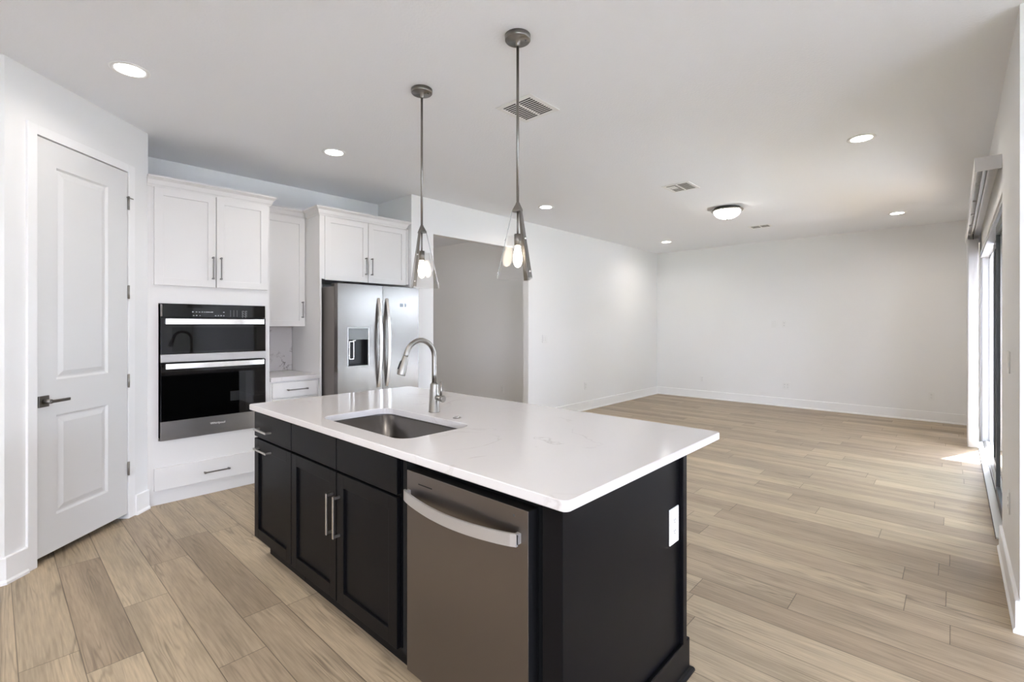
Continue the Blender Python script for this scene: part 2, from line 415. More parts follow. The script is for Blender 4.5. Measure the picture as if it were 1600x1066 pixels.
lv = MB(); lv.cyl(FD.p(.219, .944, .006), FD.p(.219, .944, .05), .013); lv.fbox(FD, .21, .34, .934, .952, .044, .056, .003)
lv.build('lever_handle', M_nickel_d, dr)

# ---- sliding door (right wall): two closed panels nearest, one slid behind them, far bay open
sd = bpy.data.objects.new('door_2', None); COL.objects.link(sd); sd.location = (.33, 6.1, 0); sd['base'] = tuple(sd.location)
struct(sd, 'sliding glass door with dark stiles and white frame, far bay open'); sd['category'] = 'sliding door'
b = MB()
b.box(.225, .435, OY1 - .03, OY1, .012, OZ, .002); b.box(.24, .25, OY1 - .045, OY1 - .03, .012, OZ); b.box(.30, .31, OY1 - .045, OY1 - .03, .012, OZ); b.box(.36, .37, OY1 - .045, OY1 - .03, .012, OZ)
b.box(.31, .435, OY0, OY0 + .02, .012, OZ)
b.box(.225, .435, OY0 + .02, OY1 - .03, OZ - .03, OZ, .002); b.box(.30, .31, OY0 + .02, OY1 - .045, OZ - .05, OZ - .03)
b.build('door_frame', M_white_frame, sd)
b = MB(); b.box(.197, .244, OY0 + .17, OY1 - .06, 0, .012, .002); b.box(.244, .26, OY0, OY1, .002, .006); b.box(.26, .435, OY0, OY1, 0, .02, .002)
for x in (.268, .305, .345): b.box(x, x + .006, OY0, OY1, .02, .03)
b.build('threshold_track', M_alu, sd)
b = MB(); b.box(.1945, .197, OY0 + .17, OY1 - .06, 0, .010); b.build('track_gasket', M_black, sd)
b = MB(); b.box(.244, .249, OY0 + .02, OY1 - .03, .006, .013); b.build('track_gasket', M_black, sd)
for i, (x, y0, y1) in enumerate(((.240, OY0 + .02, 5.45), (.276, 5.40, 6.62), (.312, 5.46, 6.68))):
    b = MB(); s_ = .055
    b.box(x, x + .03, y0, y0 + s_, .03, 2.17, .002); b.box(x, x + .03, y1 - s_, y1, .03, 2.17, .002); b.box(x, x + .03, y0 + s_, y1 - s_, .03, .11); b.box(x, x + .03, y0 + s_, y1 - s_, 2.10, 2.17)
    fr = b.build('sliding_panel', M_bronze, sd)
    MB().box(x + .012, x + .018, y0 + s_ - .005, y1 - s_ + .005, .105, 2.105).build('glass_pane', M_pane, fr)
# ---- outside
struct(MB().box(.446, 7.3, YR + .24, 14, -.08, -.02).build('patio', M_patio), 'bright concrete patio outside the sliding door')
struct(MB().box(4.13, 7.3, -9, YR + .23, -.08, -.02).build('added_bounce_paving', M_patio))  # unseen pale paving, added to bounce sunlight up through the dining window
struct(MB().box(7.6, 8.4, 2, 8.95, -.1, 4.2).build('added_dark_screen', mat('dark_screen_green', (.035, .045, .025), .9, bump=(12, 1, .1))))  # unseen dark block, added to darken the left of the refrigerator's reflection
struct(MB().box(7.4, 7.5, -8, 22, -.1, 1.8).build('added_low_screen', mat('low_screen_grey', (.16, .15, .14), .8)))  # unseen low screen, added to keep bright horizon sky out of reflections
struct(MB().box(-30, 40, -35, 60, -.2, -.1).build('ground', M_lawn))
b = MB(); b.box(.446, 2.0, YR + .23, 8.6, 2.55, 2.65); b.box(.446, 2.0, 8.45, 8.6, 2.35, 2.55); b.box(1.85, 2.0, YR + .23, 8.45, 2.35, 2.55)  # unseen roof and beam, added to cut the sun patch and limit sky
struct(b.build('added_patio_roof', M_trim))
struct(MB().box(4.13, 5.6, -2.2, YR + .23, 2.5, 2.62).build('added_dining_shade', M_trim))  # unseen overhang, added to keep direct sun out of the dining window
struct(MB().box(-1, 5.6, -4.9, -3.63, 2.5, 2.62).build('added_front_shade', M_trim))  # unseen overhang, added to dim the light through the front opening
struct(MB().box(1.85, 2.0, 8.45, 8.6, -.02, 2.35).build('patio_column', M_trim))
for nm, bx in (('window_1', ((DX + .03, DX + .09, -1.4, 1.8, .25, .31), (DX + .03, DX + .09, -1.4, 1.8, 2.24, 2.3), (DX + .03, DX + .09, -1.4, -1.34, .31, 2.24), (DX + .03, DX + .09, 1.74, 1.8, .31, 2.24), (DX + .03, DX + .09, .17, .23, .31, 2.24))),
               ('added_window', ((1.0, 3.8, DY - .09, DY - .03, .5, .56), (1.0, 3.8, DY - .09, DY - .03, 2.24, 2.3), (1.0, 1.06, DY - .09, DY - .03, .56, 2.24), (3.74, 3.8, DY - .09, DY - .03, .56, 2.24), (2.37, 2.43, DY - .09, DY - .03, .56, 2.24)))):  # unseen front window, added and sized for the daylight it lets in
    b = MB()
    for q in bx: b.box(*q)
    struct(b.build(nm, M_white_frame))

# ------------------------------------------------------------------ vertical blinds and valance
vb = thing('vertical_blind', (.15, 6.1, 0), 'white vertical blind stacked open at far end of the sliding door', 'blind')
b = MB(); b.box(.092, .104, 4.25, 7.9, 2.365, 2.452, .001); b.box(.104, XR - .001, 4.25, 4.262, 2.365, 2.452, .001); b.box(.104, XR - .001, 7.888, 7.9, 2.365, 2.452)
b.box(.104, XR - .001, 4.262, 7.888, 2.444, 2.45)
b.build('valance', M_vane, vb)
b = MB(); b.box(.135, .142, 4.3, 7.87, 2.395, 2.435); b.box(.158, .165, 4.3, 7.87, 2.395, 2.435); b.box(.142, .158, 4.3, 7.87, 2.43, 2.435)
b.build('headrail', M_alu, vb)
for i in range(5): MB().box(.104, .128, 4.75 + i * .65, 4.765 + i * .65, 2.385, 2.40).build('valance_clip', M_vane, vb)
for i in range(36):
    y = 7.40 + i * .0135; b = MB(); c0, c1 = .104, .193
    prof = [(c0 + (c1 - c0) * k / 6, y + .004 * math.sin(math.pi * k / 6)) for k in range(7)]
    lp = lambda z: [Vector((x, q, z)) for x, q in prof] + [Vector((x, q + .0012, z)) for x, q in reversed(prof)]
    b.loft([lp(.028), lp(2.345)]); o = b.build('vane', M_vane, vb)
    MB().box(.146, .154, y, y + .004, 2.34, 2.40).build('vane_hook', M_black if i == 0 else M_alu, o)

# ------------------------------------------------------------------ white kitchen cabinets (faces look along +X)
FX = -4.49                                        # cabinet carcass face; doors stand 20 mm proud
FC = Frame((FX, 0, 0), (0, 1, 0), (1, 0, 0))
def crown(mb, pts, z0=2.445, z1=2.525, out=.05):
    prof = [(0, z0), (.006, z0), (.010, z0 + .012), (.016, z0 + .02), (out * .55, z1 - .03), (out - .006, z1 - .016), (out, z1 - .012), (out, z1), (0, z1)]
    P = [Vector((*p, 0)) for p in pts]; path = []
    for i, p in enumerate(P):
        ds = []
        if i > 0: ds.append((P[i] - P[i - 1]).normalized())
        if i < len(P) - 1: ds.append((P[i + 1] - P[i]).normalized())
        ns = [Vector((d.y, -d.x, 0)) for d in ds]
        n = ns[0] if len(ns) == 1 else (ns[0] + ns[1]) / (1 + ns[0].dot(ns[1]))
        path.append((p.x, p.y, n.x, n.y))
    mb.sweep(path, prof)
def cab_pull_v(F, u, v0, v1, w, parent):
    m = MB(); h = .005
    m.fbox(F, u - h, u + h, v0 + .004, v1 - .004, w + .026, w + .034, .002)
    for q in (v0 + .007, v1 - .007):
        m.cyl(F.p(u, q, w), F.p(u, q, w + .027), .0055, n=12); m.fbox(F, u - .0075, u + .0075, q - .008, q + .008, w + .024, w + .036, .003)
    return m.build('handle', M_nickel_d, parent)
def cab_pull_h(F, u0, u1, v, w, parent):
    m = MB(); h = .005
    m.fbox(F, u0 + .004, u1 - .004, v - h, v + h, w + .026, w + .034, .002)
    for q in (u0 + .007, u1 - .007):
        m.cyl(F.p(q, v, w), F.p(q, v, w + .027), .0055, n=12); m.fbox(F, q - .008, q + .008, v - .0075, v + .0075, w + .024, w + .036, .003)
    return m.build('handle', M_nickel_d, parent)

OC0, OC1 = .801, 1.680
oc = thing('oven_cabinet', (-4.8, 1.25, 0), 'tall white cabinet built around the black wall oven', 'cabinet')
b = MB()
b.box(XK + .002, FX, OC0, .868, .1, 2.45); b.box(XK + .002, FX, 1.638, OC1, .1, 2.45); b.box(XK + .002, XK + .02, .868, 1.638, .1, 2.45)
b.box(XK + .02, FX, .868, 1.638, .1, .498); b.box(XK + .02, FX, .868, 1.638, 1.556, 2.45)
b.box(XK + .01, FX - .03, OC0, OC1 - .002, 0, .1)
b.build('carcass', M_cab, oc)
b = MB(); crown(b, [(FX, OC0 - .004), (FX, OC1), (-4.735, OC1)]); b.build('crown_moulding', M_cab, oc)
for (u0, u1, hu) in ((.839, 1.2535, 1.228), (1.2585, 1.658, 1.286)):
    d = shaker(MB(), FC, u0, u1, 1.697, 2.443).build('door', M_cab, oc); cab_pull_v(FC, hu, 1.762, 1.945, .02, d)
d = MB().fbox(FC, .839, 1.658, .12, .293, 0, .02, .002).build('drawer', M_cab, oc); cab_pull_h(FC, 1.164, 1.351, .196, .02, d)

# ---- combination wall oven
ov = thing('wall_oven', (-4.6, 1.255, .5), 'black glass and stainless double wall oven in the white cabinet', 'oven')
O0, O1 = .876, 1.635
MB().fbox(FC, O0 + .01, O1 - .012, .505, 1.548, -.5, .004).build('oven_body', M_black, ov)
cp = MB().fbox(FC, O0, O1, 1.450, 1.556, .002, .024, .002).build('control_panel', M_glassblk, ov)
MB().fbox(FC, O0 + .001, O0 + .012, 1.456, 1.550, .022, .0255).build('panel_edge', M_side, cp)
b = MB(); random.seed(3)
for k, u in enumerate([1.09, 1.115, 1.135, 1.155, 1.17, 1.185, 1.2, 1.215, 1.225, 1.31]): b.fbox(FC, u - .006, u + random.uniform(.003, .008), 1.491, 1.495 + random.uniform(0, .003), .024, .0246)
for u in [1.095, 1.115, 1.14, 1.25, 1.27, 1.29, 1.31]: b.fbox(FC, u - .005, u + random.uniform(.001, .006), 1.463, 1.467 + random.uniform(0, .003), .024, .0246)
for u in (1.36, 1.385, 1.41):
    for v in (1.462, 1.473, 1.484, 1.495, 1.506): b.fbox(FC, u - .002, u + .002, v, v + .004, .024, .0246)
b.build('printed_lettering', M_grey, cp)
b = MB()
for u in (1.456, 1.480):
    for v in (1.460, 1.480, 1.500):
        ring_ = [(math.cos(a * math.pi / 6), math.sin(a * math.pi / 6)) for a in range(10)]
        lo = [FC.p(u + c * .008, v + s * .009, .0247) for c, s in ring_] + [FC.p(u + c * .006, v + s * .007, .0247) for c, s in reversed(ring_)]
        b.bm.faces.new([b.bm.verts.new(q) for q in lo])
b.build('keypad_lettering', M_grey, cp)
def oven_door(v0, v1, glass_top, hv0, hv1, name, win):
    d = MB().fbox(FC, O0, O1, glass_top, v1, .004, .034, .002).build(name, M_glassblk, ov)
    MB().fbox(FC, *win, .034, .0345).build('viewing_window', M_glasswin, d)
    s = MB().fbox(FC, O0, O1, v0, glass_top - .001, .004, .036, .002).build('steel_strip', M_ss_oven, d)
    m = MB(); lo = []
    for k in range(13):
        q = k / 12; u = .903 + (1.614 - .903) * q; bow = .062 + .018 * math.sin(math.pi * q)
        lo.append([FC.p(u, hv0, bow - .008), FC.p(u, hv0, bow), FC.p(u, hv1, bow), FC.p(u, hv1, bow - .008)])
    m.loft(lo, smooth=False)
    for u in (.915, 1.602): m.fbox(FC, u - .012, u + .012, hv0 + .004, hv1 - .004, .034, .058)
    m.build('handle', M_bright, d)
    return d, s
d1, s1 = oven_door(1.100, 1.446, 1.163, 1.396, 1.437, 'upper_door', (.95, 1.56, 1.18, 1.37))
d2, s2 = oven_door(.528, 1.094, .645, 1.050, 1.089, 'lower_door', (.884, 1.474, .655, .99))
text_mesh('Whirlpool', .026, FC, 1.262, .587, .0364, 'logo', M_logo, s2)
MB().fbox(FC, 1.355, 1.424, .755, .835, .0346, .0349).build('sticker', mat('sticker_grey', (.014, .014, .014), .5, spec=.15), d2)
MB().fbox(FC, O0, O1, .497, .526, 0, .022, .001).build('vent_trim', M_ss_oven, ov)

# ---- wall cabinet and base cabinet between oven and refrigerator
FU = Frame((-4.79, 0, 0), (0, 1, 0), (1, 0, 0))
wc = thing('upper_cabinet', (-4.95, 1.9, 1.376), 'narrow white single door wall cabinet above the small counter', 'cabinet')
MB().box(XK + .002, -4.79, OC1 + .002, 2.128, 1.376, 2.45).build('carcass', M_cab, wc)
b = MB(); crown(b, [(-4.79, OC1 + .002), (-4.79, 2.12)]); b.build('crown_moulding', M_cab, wc)
d = shaker(MB(), FU, 1.70, 2.124, 1.376, 2.443).build('door', M_cab, wc); cab_pull_v(FU, 2.092, 1.46, 1.62, .02, d)
bc = thing('base_cabinet', (-4.8, 1.9, 0), 'small white base cabinet under the counter left of the refrigerator', 'cabinet')
b = MB(); b.box(XK + .002, FX, OC1 + .002, 2.128, .1, .88); b.box(XK + .01, FX - .07, OC1 + .002, 2.128, 0, .1); b.build('carcass', M_cab, bc)
d = MB().fbox(FC, OC1 + .02, 2.105, .73, .868, 0, .02, .002).build('drawer', M_cab, bc); cab_pull_h(FC, 1.822, 2.01, .798, .02, d)
d = shaker(MB(), FC, OC1 + .02, 2.105, .12, .72).build('door', M_cab, bc); cab_pull_v(FC, 2.07, .5, .68, .02, d)
tag(MB().box(XK + .022, FX + .03, OC1 + .002, 2.128, .881, .919, .003).build('countertop', M_quartz), 'short white counter between wall oven and refrigerator', 'counter')
tag(MB().box(XK + .001, XK + .021, OC1 + .002, 2.128, .92, 1.374).build('backsplash', M_splash), 'veined stone backsplash slab above the small counter', 'backsplash')

# ---- cabinet round the refrigerator
fc = thing('fridge_cabinet', (-4.8, 2.65, 0), 'white cabinet with tall side panel over the refrigerator', 'cabinet')
MB().box(XK + .002, FX + .02, 2.130, 2.150, 0, 2.45).build('side_panel', M_cab, fc)
b = MB(); b.box(XK + .002, FX, 2.150, 3.150, 1.835, 2.45); b.box(FX, FX + .019, 2.150, 2.181, 1.835, 2.45); b.box(FX, FX + .019, 3.118, 3.150, 1.835, 2.45); b.build('carcass', M_cab, fc)
b = MB(); crown(b, [(-4.735, 2.130), (FX + .02, 2.130), (FX + .02, 3.104), (FX + .005, 3.104)]); b.build('crown_moulding', M_cab, fc)
for u0, u1, hu in ((2.184, 2.6465, 2.616), (2.6515, 3.115, 2.683)):
    d = shaker(MB(), FC, u0, u1, 1.826, 2.443).build('door', M_cab, fc); cab_pull_v(FC, hu, 1.905, 2.08, .02, d)

# ---- refrigerator
fr = thing('refrigerator', (-4.6, 2.63, 0), 'stainless french door refrigerator with ice and water dispenser', 'refrigerator')
R0, R1, RS = 2.172, 3.082, 2.6435
MB().box(-5.05, -4.275, R0 + .012, R1 - .008, .02, 1.755).build('case', M_side, fr)
for q in (R0 + .02, R1 - .085): MB().box(-4.36, -4.22, q, q + .065, 1.755, 1.785, .004).build('hinge_cover', M_black, fr)
FF = Frame((-4.262, 0, 0), (0, 1, 0), (1, 0, 0)); WD = .070
def curved_panel(u0, u1, v0, v1, hole=None, bulge=.004):
    b = MB(); us = [u0 + (u1 - u0) * k / 16 for k in range(17)]; vs = [v0, v1]
    if hole: us = sorted(set([q for q in us if not (abs(q - hole[0]) < .012 or abs(q - hole[1]) < .012)] + [hole[0], hole[1]])); vs = [v0, hole[2], hole[3], v1]
    wf = lambda u: WD - bulge * ((u - (u0 + u1) / 2) / ((u1 - u0) / 2)) ** 2
    e = lambda u: wf(u)
    for i in range(len(us) - 1):
        for j in range(len(vs) - 1):
            a, c = us[i], us[i + 1]
            if hole and hole[0] - 1e-6 <= a and c <= hole[1] + 1e-6 and j == 1: continue
            q = [b.bm.verts.new(FF.p(*t)) for t in ((a, vs[j], e(a)), (c, vs[j], e(c)), (c, vs[j + 1], e(c)), (a, vs[j + 1], e(a)))]
            f = b.bm.faces.new(q); f.smooth = True
            q = [b.bm.verts.new(FF.p(*t)) for t in ((a, vs[j], 0), (c, vs[j], 0), (c, vs[j + 1], 0), (a, vs[j + 1], 0))]
            b.bm.faces.new(q)
    for u in (u0, u1): b.bm.faces.new([b.bm.verts.new(FF.p(u, v, w_)) for v, w_ in ((v0, 0), (v0, wf(u)), (v1, wf(u)), (v1, 0))])
    for v in (v0, v1):
        for i in range(len(us) - 1): b.bm.faces.new([b.bm.verts.new(FF.p(u, v, w_)) for u, w_ in ((us[i], 0), (us[i], wf(us[i])), (us[i + 1], wf(us[i + 1])), (us[i + 1], 0))])
    if hole:
        for u in hole[:2]: b.bm.faces.new([b.bm.verts.new(FF.p(u, v, w_)) for v, w_ in ((hole[2], 0), (hole[2], wf(u)), (hole[3], wf(u)), (hole[3], 0))])
        hs = [q for q in us if hole[0] - 1e-6 <= q <= hole[1] + 1e-6]
        for v in hole[2:]:
            for i in range(len(hs) - 1): b.bm.faces.new([b.bm.verts.new(FF.p(u, v, w_)) for u, w_ in ((hs[i], 0), (hs[i], wf(hs[i])), (hs[i + 1], wf(hs[i + 1])), (hs[i + 1], 0))])
    bmesh.ops.remove_doubles(b.bm, verts=b.bm.verts, dist=.0002)
    bmesh.ops.recalc_face_normals(b.bm, faces=b.bm.faces)
    for e in b.bm.edges:
        if len(e.link_faces) != 2 or e.calc_face_angle() > .4: e.smooth = False
    return b
HO = (2.268, 2.492, .992, 1.366)
ld = curved_panel(R0, RS, .722, 1.778, HO).build('left_door', M_ss_y, fr)
rd = curved_panel(RS + .006, R1, .722, 1.778).build('right_door', M_ss_y, fr)
fz = curved_panel(R0, R1, .06, .712).build('freezer_drawer', M_ss_y, fr)
MB().box(-4.3, -4.275, R0 + .015, R1 - .01, .0, .055).build('kick_grille', M_black, fr)
def bow_handle(u, name='handle'):
    b = MB(); lo = []
    for k in range(25):
        t = k / 24; v = .775 + (1.656 - .775) * t; w_ = .064 + .052 * math.sin(math.pi * t) ** .8
        lo.append([FF.p(u - .017, v, w_ - .006), FF.p(u - .013, v, w_ + .008), FF.p(u + .013, v, w_ + .008), FF.p(u + .017, v, w_ - .006)])
    b.loft(lo, smooth=False)
    return b
bow_handle(2.598).build('handle', M_bright, ld); bow_handle(2.692).build('handle', M_bright, rd)
b = MB(); b.fbox(FF, .45, .46, .3, .31, 0, .01); b.bm.clear()
lo = []
for k in range(25):
    t = k / 24; u = 2.25 + .76 * t; w_ = .066 + .05 * math.sin(math.pi * t) ** .8
    lo.append([FF.p(u, .615, w_ - .006), FF.p(u, .62, w_ + .008), FF.p(u, .645, w_ + .008), FF.p(u, .65, w_ - .006)])
b.loft(lo, smooth=False); b.build('handle', M_bright, fz)
# dispenser set into the left door
dp = MB(); t_ = .008; u0, u1, v0, v1 = HO; w0, w1 = .05, .072
dp.fbox(FF, u0 - .002, u0 + t_, v0, v1, w0, w1, .002); dp.fbox(FF, u1 - t_, u1 + .002, v0, v1, w0, w1, .002); dp.fbox(FF, u0 + t_, u1 - t_, v0, v0 + t_, w0, w1, .002); dp.fbox(FF, u0 + t_, u1 - t_, v1 - t_, v1, w0, w1, .002)
dsp = dp.build('dispenser', M_satin, ld)
b = MB(); b.fbox(FF, u0 + t_, u1 - t_, v0 + t_, 1.25, .001, .006); b.fbox(FF, u0 + t_, u0 + t_ + .004, v0 + t_, 1.25, .006, .06); b.fbox(FF, u1 - t_ - .004, u1 - t_, v0 + t_, 1.25, .006, .06); b.fbox(FF, u0 + t_, u1 - t_, v0 + t_, v0 + t_ + .006, .006, .062)
b.build('cavity', M_black, dsp)
MB().fbox(FF, u0 + t_, u1 - t_, 1.25, v1 - t_, .01, .066).build('control_glass', mat('mirror_black', (.16, .16, .15), .05, .75), dsp)
b = MB(); b.fbox(FF, 2.305, 2.312, 1.06, 1.235, .024, .034, .001); b.fbox(FF, 2.348, 2.355, 1.06, 1.235, .024, .034, .001); b.fbox(FF, 2.312, 2.348, 1.06, 1.067, .024, .034, .001); b.fbox(FF, 2.312, 2.348, 1.228, 1.235, .024, .034, .001); b.fbox(FF, 2.335, 2.365, 1.237, 1.245, .02, .05, .002)
b.build('paddle', M_bright, dsp)
text_mesh('Whirlpool', .017, FF, 3.0, 1.705, .0638, 'logo', M_logo, rd)
M_stick = mat('sticker_blue', (.45, .52, .62), .4)
for q0, q1, q2 in ((2.845, 2.885, .0702), (2.905, 2.920, .0692)): MB().fbox(FF, q0, q1, 1.575, 1.610, q2, q2 + .001).build('sticker', M_stick, rd)

# ------------------------------------------------------------------ island
IY = 1.095                                            # carcass front; doors stand 20 mm proud towards -Y
FI = Frame((0, IY, 0), (1, 0, 0), (0, -1, 0))
CT0, CT1, CTY0, CTY1 = -3.1224, -.7665, 1.0476, 2.2039
SX0, SX1, SY0, SY1 = -2.412, -1.677, 1.150, 1.550
b = MB(); zt, zb = .914, .882; r = .02; n = 8
o_ = lambda d, z: rrect(CT0 + d, CT1 - d, CTY0 + d, CTY1 - d, r, z, n); i_ = lambda d, z: rrect(SX0 - d, SX1 + d, SY0 - d, SY1 + d, .075, z, n)
b.loft([i_(0, zb), i_(0, zt - .002), i_(.002, zt), o_(.003, zt), o_(0, zt - .003), o_(0, zb + .003), o_(.003, zb), i_(0, zb)], False, False, smooth=False)
bmesh.ops.remove_doubles(b.bm, verts=b.bm.verts, dist=.0002)
tag(b.build('island_worktop', M_quartz), 'white quartz worktop with sink cutout on the island', 'counter')
sk = thing('sink', (-2.04, 1.35, .66), 'undermount stainless steel sink set in the island worktop', 'sink')
b = MB(); q = lambda d, z, rr: rrect(SX0 + d, SX1 - d, SY0 + d, SY1 - d, rr, z, n)
lo = [q(-.025, .881, .09), q(-.004, .881, .078), q(-.004, .874, .078), q(.004, .70, .07), q(.012, .68, .065), q(.03, .667, .05), q(.06, .664, .03)]
b.loft(lo, False, True)
b.loft([q(-.025, .879, .09), q(.0, .872, .08), q(.002, .69, .07), q(.03, .655, .05)], False, True)
bw = b.build('basin', M_ss_sink, sk)
MB().lathe((-2.04, 1.40, .664), [(.045, 0), (.045, .002), (.036, .003), (.03, -.001), (.008, -.001)], 24).build('drain', M_bright, sk)

cab1 = thing('island_drawer_cabinet', (-2.84, 1.4, 0), 'charcoal island cabinet with one drawer and pull-out door at left end', 'cabinet')
b = MB(); b.box(-3.104, -2.581, IY, 1.855, .117, .881); b.box(-3.06, -2.581, 1.15, 1.80, 0, .117); b.build('carcass', M_navy, cab1)
d = MB().fbox(FI, -3.102, -2.583, .724, .868, 0, .02, .002).build('drawer', M_navy, cab1); bar_pull(FI, -3.025, -2.842, .036, False, .02, M_champ, d, .778)
d = shaker(MB(), FI, -3.102, -2.583, .119, .712, .06, rec=.011).build('door', M_navy, cab1); bar_pull(FI, -3.03, -2.842, .036, False, .02, M_champ, d, .663)
cab2 = thing('island_sink_cabinet', (-2.09, 1.4, 0), 'charcoal island sink cabinet with two doors and two blank fronts', 'cabinet')
b = MB(); b.box(-2.579, -1.60, IY, IY + .02, .117, .881); b.box(-2.579, -2.56, IY + .02, 1.855, .117, .881); b.box(-1.62, -1.60, IY + .02, 1.855, .117, .881); b.box(-2.56, -1.62, IY + .02, 1.855, .117, .14); b.box(-2.56, -1.62, 1.84, 1.855, .14, .881); b.box(-2.579, -1.60, 1.15, 1.80, 0, .117)
b.build('carcass', M_navy, cab2)
for u0, u1 in ((-2.577, -2.094), (-2.086, -1.604)): MB().fbox(FI, u0, u1, .724, .868, 0, .02, .002).build('blank_front', M_navy, cab2)
for u0, u1, hu in ((-2.577, -2.094, -2.122), (-2.086, -1.604, -2.058)):
    d = shaker(MB(), FI, u0, u1, .119, .712, .06, rec=.011).build('door', M_navy, cab2); bar_pull(FI, .425, .615, .036, True, .02, M_champ, d, hu)
# dishwasher bay and end panel
ep = thing('island_end_panel', (-.83, 1.45, 0), 'charcoal end and back panels of the island with plinth moulding', 'island panel')
b = MB(); b.box(-.872, -.800, 1.075, 1.857, 0, .881, .0015); b.box(-1.598, -.872, 1.84, 1.857, 0, .881); b.build('panel', M_navy, ep)
MB().box(-.8, -.782, 1.838, 1.872, .135, .881, .002).build('corner_trim', M_navy, ep)
b = MB()
b.box(-.800, -.784, 1.075, 1.905, .0, .135, .003); b.box(-1.598, -.800, 1.857, 1.905, 0, .135, .003); b.build('plinth', M_navy, ep)
b = MB(); prof = [(0, 0), (.016, 0), (.015, .008), (.010, .015), (0, .018)]
b.sweep([(-.784, 1.075, 1, 0), (-.784, 1.905, 1, 1), (-1.598, 1.905, 0, 1)], prof); b.build('shoe_moulding', M_navy, ep)
b = MB(); b.box(-1.598, -1.575, IY + .005, 1.80, .1, .881); b.box(-.895, -.873, IY + .03, 1.80, .0, .881); b.box(-1.575, -.895, 1.80, 1.838, 0, .881); b.build('bay_lining', M_void, ep)
dw = thing('dishwasher', (-1.22, 1.4, 0), 'stainless dishwasher with curved handle under the island worktop', 'dishwasher')
W0, W1, WY = -1.508, -.910, 1.055
MB().box(W0 + .01, W1 - .01, WY + .05, 1.70, .09, .845).build('tub', M_void, dw)
MB().box(W0 + .004, W1 - .002, WY + .004, WY + .05, .10, .846, .002).build('door_edge', M_black, dw)
FWd = Frame((0, WY, 0), (1, 0, 0), (0, -1, 0))
dd = MB().fbox(FWd, W0, W1, .10, .848, -.004, .0, .0015).build('door', M_ss_x, dw)
MB().box(W0 + .02, W1 - .02, WY + .06, WY + .08, .01, .09).build('toe_panel', M_black, dw)
b = MB(); lo = []
for k in range(33):
    t = k / 32; u = -1.498 + (.561) * t; z = .763 - .010 * math.sin(math.pi * t); w_ = .022 + .034 * math.sin(math.pi * t) ** .7
    lo.append([FWd.p(u, z - .019, w_ - .008), FWd.p(u, z - .019, w_), FWd.p(u, z + .019, w_), FWd.p(u, z + .019, w_ - .008)])
b.loft(lo, smooth=False); b.fbox(FWd, -1.498, -1.484, .748, .778, 0, .018); b.fbox(FWd, -.951, -.937, .748, .778, 0, .018); b.build('handle', M_satin, dd)
MB().fbox(FWd, -1.437, -1.358, .808, .812, 0, .0006).build('indicator_slot', M_black, dd)
b = MB(); b.lathe(FWd.p(-.965, .823, 0), [(.004, 0), (.004, .0008)], 12, axis=(0, -1, 0)); b.build('status_light', M_slot, dd)

# ---- faucet and button
fa = thing('faucet', (-2.099, 1.647, .914), 'brushed nickel pull-down gooseneck faucet behind the sink', 'faucet')
fx, fy = -2.099, 1.647
MB().lathe((fx, fy, .914), [(.031, 0), (.031, .004), (.0295, .006), (.0225, .150), (.0215, .153), (.017, .156)], 32).build('body', M_nickel, fa)
pts = [(fx, fy, 1.066), (fx, fy, 1.12), (fx, fy, 1.18)]; R_ = .093
zc = 1.215
pts += [(fx, fy, zc)]
for k in range(1, 19):
    a = math.pi * .93 * k / 18; pts.append((fx, fy - R_ + R_ * math.cos(a), zc + R_ * math.sin(a)))
e_ = Vector(pts[-1]); tdir = (Vector(pts[-1]) - Vector(pts[-2])).normalized(); pts.append(tuple(e_ + tdir * .012))
MB().tube(pts, .0135, 18).build('gooseneck', M_nickel, fa)
MB().lathe((fx, fy, 1.066), [(.0165, 0), (.0165, .006), (.0145, .008)], 24).build('collar', M_nickel_d, fa)
st = e_ + tdir * .010
sh = MB().lathe(st, [(.0145, 0), (.0155, .002), (.0155, .008), (.016, .012), (.021, .07), (.0225, .095), (.0215, .099), (.018, .099)], 28, axis=tdir).build('spray_head', M_nickel, fa)
bt = st + tdir * .045; side = Vector((-.35, -.94, 0)).normalized()
MB().tube([bt + side * .0165 - tdir * .022, bt + side * .0195, bt + side * .0215 + tdir * .022], .0062, 10).build('spray_button', M_black, sh)
MB().cyl((fx + .012, fy, .992), (fx + .062, fy, .992), .0145).lathe((fx + .062, fy, .992), [(.0145, 0), (.0185, .003), (.0185, .016), (.016, .019)], 24, axis=(1, 0, 0)).build('handle_hub', M_nickel, fa)
MB().tube([(fx + .056, fy, 1.0), (fx + .055, fy + .004, 1.04), (fx + .050, fy + .008, 1.085)], [.0065, .0055, .0065], 12).build('lever', M_nickel, fa)
ab = thing('air_switch', (-1.87, 1.613, .914), 'small round metal button on the worktop beside the faucet', 'button')
MB().lathe((-1.87, 1.613, .914), [(.021, 0), (.021, .003), (.018, .005), (.012, .005)], 24).build('ring', M_nickel, ab)
MB().lathe((-1.87, 1.613, .918), [(.011, 0), (.011, .004), (.008, .005)], 20).build('push_button', M_bright, ab)

